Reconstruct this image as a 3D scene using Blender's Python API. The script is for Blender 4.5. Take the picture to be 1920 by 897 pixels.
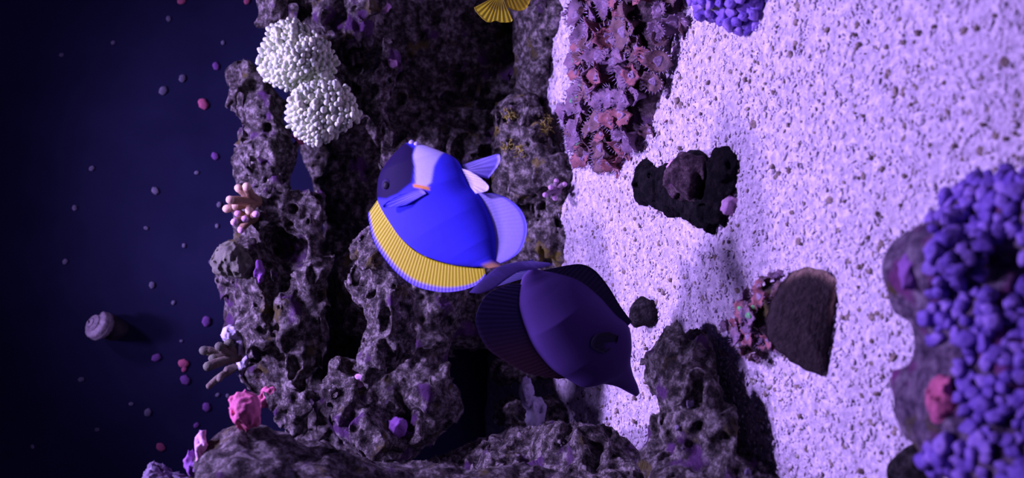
import bpy, math, random
import numpy as np
from mathutils import Vector, Matrix

for o in list(bpy.data.objects):
    bpy.data.objects.remove(o, do_unlink=True)
scene = bpy.context.scene
COL = scene.collection
random.seed(7)
RNG = np.random.default_rng(7)

# ------------------------------------------------------------------ camera
F_PX = 1750.0
CAM_H = 0.50
PITCH = math.radians(20.0)
CAM = np.array([0.0, 0.0, CAM_H])
FW = np.array([0.0, math.cos(PITCH), -math.sin(PITCH)])
UP = np.array([0.0, math.sin(PITCH), math.cos(PITCH)])
RT = np.array([1.0, 0.0, 0.0])
# the phone was held on its side: the tank's "up" runs to the picture's left
cam_data = bpy.data.cameras.new('camera')
cam = bpy.data.objects.new('camera', cam_data)
COL.objects.link(cam)
cam_data.sensor_width = 36.0
cam_data.lens = 36.0 * F_PX / 1920.0
cam_data.clip_start = 0.01
m = Matrix.Identity(4)
for r in range(3):
    m[r][0] = -UP[r]; m[r][1] = RT[r]; m[r][2] = -FW[r]; m[r][3] = CAM[r]
cam.matrix_world = m
cam_data.dof.use_dof = True
cam_data.dof.focus_distance = 1.02
cam_data.dof.aperture_fstop = 5.0
scene.camera = cam

# ------------------------------------------------------------------ world, lamps, exposure
world = bpy.data.worlds.new('world')
scene.world = world
world.use_nodes = True
bg = world.node_tree.nodes['Background']
bg.inputs[0].default_value = (0.10, 0.085, 0.42, 1)
bg.inputs[1].default_value = 0.05

def lamp(name, loc, target, size, power, col, spot=None):
    ld = bpy.data.lights.new(name, 'SPOT' if spot else 'AREA')
    if spot:
        ld.spot_size = math.radians(spot); ld.spot_blend = 1.0; ld.shadow_soft_size = size
    else:
        ld.shape = 'DISK'; ld.size = size
    ld.energy = power; ld.color = col
    lo = bpy.data.objects.new(name, ld); COL.objects.link(lo)
    lo.location = loc
    lo.rotation_euler = (Vector(target) - Vector(loc)).to_track_quat('-Z', 'Y').to_euler()
    return lo
lamp('tank_led_main_offscreen', (0.38, 1.02, 1.25), (0.03, 0.98, 0), 0.06, 120, (0.50, 0.345, 1.0), spot=82)
lamp('tank_led_rear_offscreen', (-0.04, 1.14, 1.25), (0.0, 1.0, 0), 0.06, 72, (0.50, 0.345, 1.0), spot=82)

vs = scene.view_settings
vs.view_transform = 'Standard'
try: vs.look = 'None'
except Exception: pass
vs.exposure = 0.0
vs.gamma = 1.0
vs.use_curve_mapping = False

# ------------------------------------------------------------------ geometry helpers
def ray(px, py):
    return FW * F_PX - UP * (px - 960.0) + RT * (448.5 - py)
def at(px, py, Y):
    r = ray(px, py); return CAM + r * (Y / r[1])
def on_sand(px, py, z=0.0):
    r = ray(px, py); return CAM + r * ((z - CAM_H) / r[2])
def scale_at(P):
    return float(np.dot(np.asarray(P) - CAM, FW)) / F_PX       # metres per pixel

_perm = RNG.permutation(256).astype(np.int64)
_grad = RNG.normal(size=(256, 3)); _grad /= np.linalg.norm(_grad, axis=1)[:, None]
_pts = RNG.random((256, 3))
def _hash(ix, iy, iz):
    return _perm[(_perm[(_perm[ix & 255] + iy) & 255] + iz) & 255]
def noise(P):
    i = np.floor(P).astype(np.int64); f = P - i
    u = f * f * f * (f * (f * 6 - 15) + 10)
    out = np.zeros(len(P))
    for dx in (0, 1):
        wx = u[:, 0] if dx else 1 - u[:, 0]
        for dy in (0, 1):
            wy = u[:, 1] if dy else 1 - u[:, 1]
            for dz in (0, 1):
                wz = u[:, 2] if dz else 1 - u[:, 2]
                g = _grad[_hash(i[:, 0] + dx, i[:, 1] + dy, i[:, 2] + dz)]
                out += wx * wy * wz * (g[:, 0] * (f[:, 0] - dx) + g[:, 1] * (f[:, 1] - dy) + g[:, 2] * (f[:, 2] - dz))
    return out
def worley(P):
    i = np.floor(P).astype(np.int64); f = P - i
    best = np.full(len(P), 9.0)
    for dx in (-1, 0, 1):
        for dy in (-1, 0, 1):
            for dz in (-1, 0, 1):
                q = _pts[_hash(i[:, 0] + dx, i[:, 1] + dy, i[:, 2] + dz)]
                d = (q[:, 0] + dx - f[:, 0])**2 + (q[:, 1] + dy - f[:, 1])**2 + (q[:, 2] + dz - f[:, 2])**2
                np.minimum(best, d, out=best)
    return np.sqrt(best)
def sstep(a, b, x):
    t = np.clip((x - a) / (b - a), 0, 1); return t * t * (3 - 2 * t)

def make_mesh(name, verts, faces, smooth=True):
    """faces: (n,3) or (n,4) int array, or list of lists"""
    me = bpy.data.meshes.new(name)
    verts = np.asarray(verts, dtype=np.float32)
    if isinstance(faces, np.ndarray):
        n, k = faces.shape
        me.vertices.add(len(verts)); me.vertices.foreach_set('co', verts.ravel())
        me.loops.add(n * k); me.loops.foreach_set('vertex_index', faces.astype(np.int32).ravel())
        me.polygons.add(n)
        me.polygons.foreach_set('loop_start', np.arange(0, n * k, k, dtype=np.int32))
        me.update(calc_edges=True)
    else:
        me.from_pydata([tuple(map(float, v)) for v in verts], [], faces); me.update()
    me.validate()
    me.polygons.foreach_set('use_smooth', np.full(len(me.polygons), smooth, dtype=bool))
    return me

def surface_nets(f, origin, h):
    s = f < 0
    nx, ny, nz = f.shape
    cnt = np.zeros((nx-1, ny-1, nz-1), np.int8)
    acc = np.zeros((nx-1, ny-1, nz-1, 3), np.float32)
    def sl(d): return (slice(d[0], d[0]+nx-1), slice(d[1], d[1]+ny-1), slice(d[2], d[2]+nz-1))
    for ax in range(3):
        oth = [a for a in range(3) if a != ax]
        for a in (0, 1):
            for b in (0, 1):
                d0 = [0, 0, 0]; d0[oth[0]] = a; d0[oth[1]] = b
                d1 = list(d0); d1[ax] = 1
                x = s[sl(d0)] != s[sl(d1)]
                idx = np.nonzero(x)
                f0 = f[sl(d0)][idx]; f1 = f[sl(d1)][idx]
                t = f0 / (f0 - f1)
                pos = np.zeros((len(t), 3), np.float32) + np.array(d0, np.float32)
                pos[:, ax] = t
                acc[idx] += pos; cnt[idx] += 1
    act = cnt > 0
    idm = np.full(cnt.shape, -1, np.int64)
    idm[act] = np.arange(act.sum())
    ij = np.argwhere(act)
    V = (ij + acc[act] / cnt[act][:, None]) * h + origin
    quads = []
    for ax in range(3):
        o1, o2 = [(1, 2), (2, 0), (0, 1)][ax]
        a = [slice(None)] * 3; b = [slice(None)] * 3
        a[ax] = slice(0, -1); b[ax] = slice(1, None)
        ch = s[tuple(a)] != s[tuple(b)]
        e = np.argwhere(ch)
        e = e[(e[:, o1] >= 1) & (e[:, o2] >= 1) & (e[:, o1] < f.shape[o1]-1) & (e[:, o2] < f.shape[o2]-1)]
        ins = s[e[:, 0], e[:, 1], e[:, 2]]
        def cell(p, q):
            c = e.copy(); c[:, o1] -= p; c[:, o2] -= q
            return idm[c[:, 0], c[:, 1], c[:, 2]]
        q = np.stack([cell(1, 1), cell(0, 1), cell(0, 0), cell(1, 0)], 1)
        q[~ins] = q[~ins][:, ::-1]
        quads.append(q)
    Q = np.concatenate(quads); Q = Q[(Q >= 0).all(1)]
    return V, Q

def blob(prims, h=0.004, k=0.02, big=0.018, bigs=0.07, mid=0.008, mids=0.024, pit=0.012, pits=0.026, fine=0.0, fines=0.009, zmin=-0.03, cave=0.0, caves=0.075):
    """prims: (centre, radii, +1 add / -1 cut) in metres -> pitted rock surface"""
    lo = np.min([np.array(c) - np.array(r) for c, r, s in prims if s > 0], 0) - 0.04
    hi = np.max([np.array(c) + np.array(r) for c, r, s in prims if s > 0], 0) + 0.04
    lo[2] = max(lo[2], zmin)
    n = np.ceil((hi - lo) / h).astype(int) + 1
    g = [lo[i] + h * np.arange(n[i]) for i in range(3)]
    d = np.full(tuple(n), 9.0, np.float32)
    for c, r, s in prims:
        qx = ((g[0] - c[0]))[:, None, None]; qy = ((g[1] - c[1]))[None, :, None]; qz = ((g[2] - c[2]))[None, None, :]
        k0 = np.sqrt((qx / r[0])**2 + (qy / r[1])**2 + (qz / r[2])**2) + 1e-6
        k1 = np.sqrt((qx / r[0]**2)**2 + (qy / r[1]**2)**2 + (qz / r[2]**2)**2) + 1e-6
        e = (k0 * (k0 - 1) / k1).astype(np.float32)
        if s > 0:
            hh = np.clip(0.5 + 0.5 * (d - e) / k, 0, 1)
            d = d * (1 - hh) + e * hh - k * hh * (1 - hh)
        else:
            d = np.maximum(d, -e)
    band = (d > -(big + mid + pit + cave + 0.010)) & (d < big + 0.55 * mid + fine + 0.006)
    ij = np.argwhere(band)
    P = ij * h + lo
    dd = d[band].astype(np.float64)
    dd += big * 1.6 * noise(P / bigs)
    S = P * np.array([0.6, 1.0, 1.0])
    n2 = noise(S / mids + 7.3)
    dd += mid * (np.abs(n2) * 3.0 - 0.55)
    if pit > 0:
        w = np.minimum(worley(S / pits + noise(P / 0.05)[:, None] * 0.5), 0.12 + worley(S / (pits * 0.45) + 2.2) * 0.9)
        msk = sstep(-0.15, 0.15, noise(P / 0.09 + 3.1))
        dd += pit * (1.0 - sstep(0.08, 0.46, w)) * (0.35 + 0.65 * msk)
    if cave > 0:
        w = worley(S * np.array([1.2, 1, 1]) / caves + noise(P / 0.06)[:, None] * 0.35)
        dd += cave * (1.0 - sstep(0.16, 0.42, w))
    if fine > 0:
        dd += fine * 2.0 * (noise(S / fines + 1.7) + 0.5 * noise(S / (fines * 0.5)))
    d[band] = dd
    d[0] = d[-1] = 1; d[:, 0] = d[:, -1] = 1; d[:, :, 0] = np.maximum(d[:, :, 0], 0.5 * h); d[:, :, -1] = 1
    return surface_nets(d, lo, h)

def link(name, me, mat=None, parent=None, loc=None):
    o = bpy.data.objects.new(name, me)
    COL.objects.link(o)
    if mat is not None and me is not None and not me.materials: me.materials.append(mat)
    if parent is not None: o.parent = parent
    if loc is not None: o.location = tuple(loc)
    return o
def tag(o, label=None, cat=None, group=None, kind=None):
    if label: o['label'] = label
    if cat: o['category'] = cat
    if group: o['group'] = group
    if kind: o['kind'] = kind
    return o
def based(name, V, Fc, mat, smooth=True):
    """mesh object whose origin sits at its base"""
    V = np.asarray(V); b = np.array([V[:, 0].mean(), V[:, 1].mean(), V[:, 2].min()])
    return link(name, make_mesh(name, V - b, Fc, smooth), mat, None, b)
def empty(name, loc):
    o = bpy.data.objects.new(name, None); COL.objects.link(o); o.location = tuple(loc); o.empty_display_size = 0.02
    return o
def E(px, py, Y, hx, hy, ry, s=1):
    """ellipsoid seen at a picture point: hx / hy half sizes along the picture's x / y in pixels (tank height / tank width), ry depth in metres"""
    c = at(px, py, Y); k = scale_at(c)
    return (c, np.array([hy * k, ry, hx * k]), s)

# ------------------------------------------------------------------ materials
def new_mat(name):
    mt = bpy.data.materials.new(name); mt.use_nodes = True
    nt = mt.node_tree
    return mt, nt, nt.nodes['Principled BSDF']
def ramp(nt, fac, stops):
    r = nt.nodes.new('ShaderNodeValToRGB')
    el = r.color_ramp.elements
    while len(el) < len(stops): el.new(0.5)
    for e, (p, c) in zip(el, stops):
        e.position = p; e.color = (*c, 1) if len(c) == 3 else c
    nt.links.new(fac, r.inputs[0]); return r.outputs[0]
def nz(nt, co, sc, det=4, rough=0.6, kind='noise'):
    if kind == 'noise':
        n = nt.nodes.new('ShaderNodeTexNoise'); n.inputs['Detail'].default_value = det; n.inputs['Roughness'].default_value = rough
        n.inputs['Scale'].default_value = sc; nt.links.new(co, n.inputs['Vector']); return n.outputs['Fac']
    n = nt.nodes.new('ShaderNodeTexVoronoi'); n.inputs['Scale'].default_value = sc
    nt.links.new(co, n.inputs['Vector']); return n.outputs['Distance']
def mix(nt, fac, a, b):
    n = nt.nodes.new('ShaderNodeMix'); n.data_type = 'RGBA'
    if isinstance(fac, float): n.inputs[0].default_value = fac
    else: nt.links.new(fac, n.inputs[0])
    for v, i in ((a, 6), (b, 7)):
        if isinstance(v, tuple): n.inputs[i].default_value = (*v, 1)
        else: nt.links.new(v, n.inputs[i])
    return n.outputs[2]
def bump(nt, bs, h, dist, st=1.0):
    b = nt.nodes.new('ShaderNodeBump'); b.inputs['Distance'].default_value = dist; b.inputs['Strength'].default_value = st
    nt.links.new(h, b.inputs['Height']); nt.links.new(b.outputs[0], bs.inputs['Normal'])
def world_co(nt):
    return nt.nodes.new('ShaderNodeNewGeometry').outputs['Position']
def rock_mat(name, dark, mid, pale, tint1=(0.16, 0.07, 0.2), tint2=(0.17, 0.15, 0.05), ta=0.62, tb=0.64, bp=0.012):
    mt, nt, bs = new_mat(name); co = world_co(nt)
    c = ramp(nt, nz(nt, co, 95, 6, 0.75), [(0.38, dark), (0.50, mid), (0.63, pale)])
    c = mix(nt, ramp(nt, nz(nt, co, 22, 3), [(ta - 0.03, (0, 0, 0)), (ta + 0.04, (1, 1, 1))]), c, tint1)
    cx = nt.nodes.new('ShaderNodeVectorMath'); cx.operation = 'ADD'; cx.inputs[1].default_value = (3.7, 1.3, 8.1); nt.links.new(co, cx.inputs[0])
    c = mix(nt, ramp(nt, nz(nt, cx.outputs[0], 26, 3), [(tb - 0.03, (0, 0, 0)), (tb + 0.05, (1, 1, 1))]), c, tint2)
    nt.links.new(c, bs.inputs['Base Color']); bs.inputs['Roughness'].default_value = 0.9
    bs.inputs['Specular IOR Level'].default_value = 0.15
    bump(nt, bs, nz(nt, co, 170, 6, 0.75), bp, 1.0)
    return mt
def plain(name, a, b=None, sc=60, rough=0.6, bp=0.0, bsc=200, spec=0.3, obj=False, transl=0.0):
    mt, nt, bs = new_mat(name)
    co = nt.nodes.new('ShaderNodeTexCoord').outputs['Object'] if obj else world_co(nt)
    if b is None: b = tuple(x * 0.7 for x in a)
    c = ramp(nt, nz(nt, co, sc, 4), [(0.35, a), (0.65, b)])
    nt.links.new(c, bs.inputs['Base Color']); bs.inputs['Roughness'].default_value = rough
    bs.inputs['Specular IOR Level'].default_value = spec
    if bp: bump(nt, bs, nz(nt, co, bsc, 4), bp)
    return mt
def vcol_mat(name, rough=0.5, transl=0.0, spec=0.3):
    mt, nt, bs = new_mat(name)
    a = nt.nodes.new('ShaderNodeAttribute'); a.attribute_name = 'Col'
    n = nz(nt, nt.nodes.new('ShaderNodeTexCoord').outputs['Object'], 500, 2)
    c = mix(nt, ramp(nt, n, [(0.3, (0, 0, 0)), (0.8, (0.12, 0.12, 0.12))]), a.outputs['Color'], (0.02, 0.02, 0.04))
    nt.links.new(c, bs.inputs['Base Color'])
    bs.inputs['Roughness'].default_value = rough; bs.inputs['Specular IOR Level'].default_value = spec
    if transl:
        tr = nt.nodes.new('ShaderNodeBsdfTranslucent'); nt.links.new(c, tr.inputs[0])
        mx = nt.nodes.new('ShaderNodeMixShader'); mx.inputs[0].default_value = transl
        nt.links.new(bs.outputs[0], mx.inputs[1]); nt.links.new(tr.outputs[0], mx.inputs[2])
        nt.links.new(mx.outputs[0], nt.nodes['Material Output'].inputs[0])
    return mt
M = {}
M['rock'] = rock_mat('live_rock', (0.028, 0.024, 0.023), (0.14, 0.123, 0.11), (0.58, 0.54, 0.49))
M['rock_dark'] = rock_mat('dark_rock', (0.008, 0.007, 0.008), (0.03, 0.026, 0.026), (0.10, 0.09, 0.09), ta=0.7, tb=0.72, tint2=(0.05, 0.04, 0.015))
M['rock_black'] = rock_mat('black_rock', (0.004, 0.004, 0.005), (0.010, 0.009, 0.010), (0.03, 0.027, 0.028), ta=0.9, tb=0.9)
M['rock_yellow'] = rock_mat('algae_rock', (0.028, 0.024, 0.023), (0.14, 0.123, 0.11), (0.58, 0.54, 0.49), tint2=(0.35, 0.30, 0.06), ta=0.7, tb=0.62)
M['coral_base'] = rock_mat('coral_base', (0.07, 0.05, 0.06), (0.16, 0.11, 0.12), (0.30, 0.22, 0.24))
M['near_base'] = rock_mat('polyp_rock_base', (0.08, 0.05, 0.10), (0.25, 0.18, 0.27), (0.55, 0.45, 0.55), tint1=(0.34, 0.10, 0.30), ta=0.56)
M['knob'] = rock_mat('knob_crust', (0.04, 0.025, 0.035), (0.12, 0.075, 0.09), (0.32, 0.23, 0.24), tint1=(0.30, 0.14, 0.26), ta=0.6)
M['cream'] = plain('cream_branchlet', (0.72, 0.80, 0.52), (0.46, 0.56, 0.40), 90, 0.7, 0.0006, 900)
M['cream_base'] = plain('cream_coral_base', (0.60, 0.66, 0.45), (0.40, 0.48, 0.36), 60, 0.8, 0.001, 400)
M['snail'] = plain('snail_shell', (0.48, 0.42, 0.44), (0.24, 0.2, 0.24), 120, 0.6, 0.001, 300)
M['snail_body'] = plain('snail_foot', (0.06, 0.05, 0.06), None, 80, 0.5)
M['pink'] = plain('pink_coralline', (0.70, 0.18, 0.28), (0.5, 0.12, 0.24), 60, 0.8, 0.001, 300)
M['pinkpale'] = plain('pale_pink_crust', (0.75, 0.48, 0.62), (0.5, 0.28, 0.5), 60, 0.8, 0.001, 300)
M['mauvegrey'] = plain('greyish_violet_plate', (0.24, 0.2, 0.28), (0.13, 0.1, 0.16), 60, 0.8, 0.002, 300)
M['violet'] = plain('violet_coralline', (0.30, 0.12, 0.40), (0.2, 0.08, 0.3), 60, 0.8, 0.001, 300)
M['greyspot'] = plain('grey_film', (0.26, 0.24, 0.32), (0.16, 0.15, 0.22), 60, 0.8, 0.001, 300)
M['tan'] = plain('tan_coral', (0.30, 0.19, 0.10), (0.20, 0.12, 0.07), 80, 0.7, 0.0008, 500)
M['tantip'] = plain('pale_coral_tip', (0.70, 0.52, 0.34), (0.55, 0.4, 0.26), 80, 0.7)
M['olive'] = plain('olive_coral', (0.15, 0.16, 0.10), (0.09, 0.09, 0.07), 80, 0.8, 0.001, 300)
M['leafbrown'] = plain('brown_leaf_algae', (0.10, 0.07, 0.06), (0.22, 0.2, 0.14), 60, 0.7, 0.001, 300)
M['pale_slab'] = plain('pale_skeleton', (0.6, 0.58, 0.66), (0.4, 0.36, 0.5), 50, 0.8, 0.002, 200)
M['yellowtuft'] = plain('yellow_algae', (0.42, 0.38, 0.05), (0.22, 0.2, 0.06), 80, 0.8)

# ------------------------------------------------------------------ setting: sand bed and painted back pane
def sand_h(X, Y):
    P = np.stack([X, Y, np.zeros_like(X)], -1).reshape(-1, 3)
    h = 0.016 * noise(P / 0.16) + 0.004 * noise(P / 0.05 + 4.0)
    return h.reshape(X.shape)
gx = np.arange(-0.75, 0.7501, 0.005); gy = np.arange(0.12, 1.5001, 0.005)
GX, GY = np.meshgrid(gx, gy, indexing='ij')
GZ = sand_h(GX, GY)
GZ += 0.0036 * noise(np.stack([GX, GY, GX * 0], -1).reshape(-1, 3) / 0.011).reshape(GX.shape)
ids = np.arange(GX.size).reshape(GX.shape)
q = np.stack([ids[:-1, :-1], ids[1:, :-1], ids[1:, 1:], ids[:-1, 1:]], -1).reshape(-1, 4)
ms, nt, bs = new_mat('coral_sand'); co = world_co(nt)
c = ramp(nt, nz(nt, co, 150, 3, 0.6), [(0.34, (0.38, 0.335, 0.40)), (0.5, (0.54, 0.48, 0.55)), (0.66, (0.76, 0.70, 0.74))])
spk = ramp(nt, nz(nt, co, 190, 2, 0.5), [(0.70, (0, 0, 0)), (0.74, (1, 1, 1))])
c = mix(nt, spk, c, (0.16, 0.12, 0.09))
blot = ramp(nt, nz(nt, co, 14, 4, 0.6), [(0.56, (0, 0, 0)), (0.72, (0.55, 0.55, 0.55))])
c = mix(nt, blot, c, (0.42, 0.36, 0.34))
nt.links.new(c, bs.inputs['Base Color']); bs.inputs['Roughness'].default_value = 0.95; bs.inputs['Specular IOR Level'].default_value = 0.1
bump(nt, bs, nz(nt, co, 150, 3, 0.6), 0.004, 0.8)
floor = link('floor', make_mesh('floor', np.stack([GX, GY, GZ], -1).reshape(-1, 3), q), ms)
tag(floor, 'pale coral sand bed with dark specks covering the tank bottom', 'sand', kind='structure')

mw, nt, bs = new_mat('back_pane_paint'); co = world_co(nt)
c = ramp(nt, nz(nt, co, 5, 5, 0.6), [(0.3, (0.013, 0.014, 0.050)), (0.7, (0.026, 0.028, 0.088))])
nt.links.new(c, bs.inputs['Base Color']); bs.inputs['Roughness'].default_value = 0.7; bs.inputs['Specular IOR Level'].default_value = 0.1
BACK = 1.50
V = np.array([[x, y, z] for x in (-0.9, 0.9) for y in (BACK, BACK + 0.02) for z in (-0.05, 1.1)])
Fb = [[0, 1, 5, 4], [2, 6, 7, 3], [0, 2, 3, 1], [4, 5, 7, 6], [0, 4, 6, 2], [1, 3, 7, 5]]
wb = link('wall_back', make_mesh('wall_back', V, Fb, False), mw)
tag(wb, 'dark navy rear pane of the aquarium', 'wall', kind='structure')

# ------------------------------------------------------------------ rocks
def rock(name, prims, mat, label, **kw):
    V, Q = blob(prims, **kw)
    o = based(name, V, Q, mat)
    tag(o, label, 'rock')
    o['_v'] = 0
    del o['_v']
    return o, V, Q

upper, UV_, UQ_ = rock('reef_rock', [
    E(462, 165, 1.35, 22, 40, 0.05), E(480, 215, 1.34, 32, 60, 0.06), E(500, 300, 1.33, 38, 70, 0.07), E(500, 395, 1.32, 42, 70, 0.08),
    E(470, 520, 1.31, 50, 70, 0.09), E(485, 610, 1.30, 62, 70, 0.09), E(510, 690, 1.29, 45, 60, 0.07),
    E(572, 420, 1.27, 26, 60, 0.06), E(572, 520, 1.26, 28, 70, 0.06), E(560, 640, 1.25, 30, 80, 0.06), E(550, 760, 1.23, 26, 60, 0.05),
    E(505, 235, 1.27, 14, 22, 0.05, -1), E(455, 440, 1.25, 25, 14, 0.06, -1)],
    M['rock'], 'knobbly grey live rock crest at the top of the reef, lit from above', h=0.0027, mid=0.013, pit=0.016, bigs=0.05, fine=0.0022, cave=0.035)
ledge, LV_, LQ_ = rock('reef_rock', [
    E(700, 480, 1.12, 34, 40, 0.05), E(715, 540, 1.11, 38, 50, 0.06), E(735, 600, 1.11, 34, 50, 0.06),
    E(700, 670, 1.10, 48, 40, 0.05), E(665, 740, 1.10, 32, 45, 0.05), E(700, 800, 1.09, 70, 45, 0.06),
    E(690, 745, 1.07, 22, 24, 0.05, -1), E(745, 660, 1.05, 16, 18, 0.04, -1), E(765, 790, 1.05, 40, 50, 0.07, -1)],
    M['rock'], 'jagged pitted reef ledge with bright lacy top edge and dark underside', h=0.0026, mid=0.013, pit=0.018, bigs=0.05, fine=0.0022, cave=0.045)
wall, WV_, WQ_ = rock('reef_rock', [
    E(640, 60, 1.41, 110, 150, 0.08), E(700, 300, 1.43, 120, 200, 0.08), E(700, 560, 1.43, 110, 220, 0.08), E(680, 780, 1.41, 120, 150, 0.08),
    E(860, 100, 1.42, 200, 240, 0.09), E(880, 340, 1.39, 170, 150, 0.10), E(960, 470, 1.31, 130, 110, 0.09), E(960, 560, 1.30, 120, 90, 0.08),
    E(1010, 60, 1.35, 60, 150, 0.10), E(1005, 40, 1.25, 45, 110, 0.06), E(1010, 140, 1.25, 34, 60, 0.05), E(860, 570, 1.31, 90, 80, 0.08)],
    M['rock'], 'tall dark brown reef wall in shadow behind the fish', h=0.006, mid=0.014, pit=0.016)
under, BV_, BQ_ = rock('reef_rock', [
    E(800, 560, 1.25, 70, 90, 0.06), E(800, 740, 1.23, 60, 80, 0.06), E(775, 660, 1.25, 75, 90, 0.06), E(720, 780, 1.24, 80, 80, 0.05), E(700, 560, 1.27, 60, 90, 0.05)],
    M['rock'], 'dark brown reef rock in the shade beneath the jagged ledge', h=0.004, mid=0.013, pit=0.016)
yrock, YV_, YQ_ = rock('reef_rock', [
    E(975, 240, 1.22, 42, 60, 0.06), E(985, 320, 1.21, 45, 60, 0.06), E(1035, 350, 1.20, 40, 60, 0.05), E(1040, 440, 1.21, 50, 70, 0.05)],
    M['rock_yellow'], 'grey reef boulder with yellow algae specks, below the blue fish', h=0.0028, mid=0.013, pit=0.016, fine=0.002)
col_, CV_, CQ_ = rock('reef_rock', [
    E(512, 0, 1.31, 22, 55, 0.04), E(600, 10, 1.30, 36, 60, 0.05), E(640, 40, 1.31, 40, 60, 0.05), E(610, 150, 1.34, 55, 90, 0.06),
    E(690, 40, 1.27, 28, 70, 0.04), E(700, 130, 1.27, 26, 60, 0.04), E(705, 230, 1.25, 20, 60, 0.035), E(715, 290, 1.24, 14, 30, 0.03)],
    M['rock'], 'upright grey reef column carrying the cream branching corals', h=0.0027, mid=0.013, pit=0.018, bigs=0.05, fine=0.0022, cave=0.03)
arch, AV_, AQ_ = rock('reef_rock', [
    E(775, 920, 1.05, 90, 50, 0.05), E(880, 905, 1.06, 110, 50, 0.07), E(1000, 880, 1.02, 60, 55, 0.06), E(1075, 850, 0.96, 70, 45, 0.06),
    E(1110, 880, 0.94, 90, 50, 0.07), E(1000, 900, 0.98, 120, 40, 0.06)],
    M['rock'], 'dark rubble rock beside the sandy gap below the reef arch', h=0.003, mid=0.013, pit=0.016, fine=0.002)
leg, GV_, GQ_ = rock('reef_rock', [
    E(990, 700, 1.22, 70, 22, 0.04), E(1000, 770, 1.2, 60, 26, 0.04)],
    M['rock'], 'slim rock leg standing in for shade on the sand of the reef cave', h=0.004)  # leg added where the reef's shadow lies on the sand
front, FV_, FQ_ = rock('foreground_rock', [
    E(470, 885, 0.86, 85, 70, 0.08), E(440, 930, 0.86, 65, 110, 0.08), E(580, 915, 0.85, 110, 80, 0.09), E(720, 950, 0.84, 140, 75, 0.09),
    E(900, 980, 0.81, 180, 90, 0.07), E(1060, 1010, 0.76, 120, 100, 0.07)],
    M['rock'], 'big blackish boulder in the foreground beneath the pink sponge', h=0.004, pit=0.006, mid=0.006)
pill, PV_, PQ_ = rock('foreground_rock', [
    E(1270, 665, 0.80, 28, 34, 0.03), E(1275, 730, 0.79, 48, 45, 0.05), E(1290, 800, 0.78, 72, 50, 0.06), E(1310, 870, 0.77, 95, 55, 0.06), E(1350, 920, 0.74, 110, 50, 0.06)],
    M['rock'], 'dark pointed rock lying on the sand below the purple-brown fish', h=0.0026, mid=0.012, pit=0.014, fine=0.002)
def G(px, py, z, rx, ry, rz, s=1):
    c = on_sand(px, py, z); return (c, np.array([rx, ry, rz]), s)
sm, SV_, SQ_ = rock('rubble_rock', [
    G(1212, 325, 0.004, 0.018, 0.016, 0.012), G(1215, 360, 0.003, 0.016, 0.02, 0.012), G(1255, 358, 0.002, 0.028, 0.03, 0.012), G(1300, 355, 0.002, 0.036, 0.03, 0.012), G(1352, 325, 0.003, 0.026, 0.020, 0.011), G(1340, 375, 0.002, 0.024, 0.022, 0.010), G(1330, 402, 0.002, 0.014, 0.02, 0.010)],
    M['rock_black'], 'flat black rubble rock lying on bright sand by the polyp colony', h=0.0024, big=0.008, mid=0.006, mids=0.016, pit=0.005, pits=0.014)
knob, KV_, KQ_ = rock('encrusted_boulder', [
    G(1290, 335, 0.020, 0.026, 0.022, 0.022)],
    M['knob'], 'round purple-brown encrusted knob sitting on the flat black rock', h=0.0024, big=0.006, mid=0.006, pit=0.006, zmin=-0.01)
tr, TV_, TQ_ = rock('coral_rock', [
    E(1400, -40, 0.74, 80, 90, 0.05), E(1470, 0, 0.73, 48, 85, 0.045), E(1520, -40, 0.72, 50, 80, 0.05)],
    M['rock'], 'dark rock tip with purple polyps reaching over the sand', h=0.0028, big=0.012, mid=0.008, pit=0.008)
nr, NV_, NQ_ = rock('coral_rock', [
    E(1830, 560, 0.44, 90, 150, 0.05), E(1900, 430, 0.43, 100, 120, 0.05), E(1900, 700, 0.42, 130, 160, 0.06), E(1770, 740, 0.45, 66, 75, 0.04), E(1880, 850, 0.41, 90, 90, 0.05), E(1745, 500, 0.45, 36, 70, 0.03)],
    M['near_base'], 'large rock thickly covered in violet polyps, nearest to the front glass', h=0.0028, big=0.010, mid=0.006, pit=0.006)
crn, RV_, RQ_ = rock('rubble_rock', [
    G(1715, 895, 0.005, 0.022, 0.02, 0.016)], M['rock_dark'], 'small dark stone on sand next to the violet polyp rock', h=0.0026, big=0.006, mid=0.004, pit=0.004)
shade, HV_, HQ_ = rock('rubble_rock', [
    G(1205, 585, 0.006, 0.016, 0.016, 0.012)], M['rock_dark'], 'small brown stone on sand behind the snout of the dark fish', h=0.0026, big=0.006, mid=0.004, pit=0.004)  # dark brown is this stone's own colour

# ------------------------------------------------------------------ scatter helper
def vnormals(V, Q):
    n = np.cross(V[Q[:, 2]] - V[Q[:, 0]], V[Q[:, 3]] - V[Q[:, 1]])
    out = np.zeros_like(V)
    for i in range(4): np.add.at(out, Q[:, i], n)
    return out / (np.linalg.norm(out, axis=1)[:, None] + 1e-12)
def project(P):
    r = P - CAM; d = r @ FW
    return np.stack([960 - F_PX * (r @ UP) / d, 448.5 - F_PX * (r @ RT) / d], -1)
def scatter(V, Q, n, mind, keep=None, facing=0.05, smoothn=True):
    N = vnormals(V, Q)
    view = CAM - V; view /= np.linalg.norm(view, axis=1)[:, None]
    ok = (N * view).sum(1) > facing
    if keep is not None: ok &= keep(V, N, project(V))
    idx = np.nonzero(ok)[0]; RNG.shuffle(idx)
    out = []
    pts = np.zeros((0, 3))
    for i in idx:
        if len(out) >= n: break
        if len(pts) and np.min(np.sum((pts - V[i])**2, 1)) < mind * mind: continue
        pts = np.vstack([pts, V[i]]); out.append(i)
    return V[out], N[out]
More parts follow.
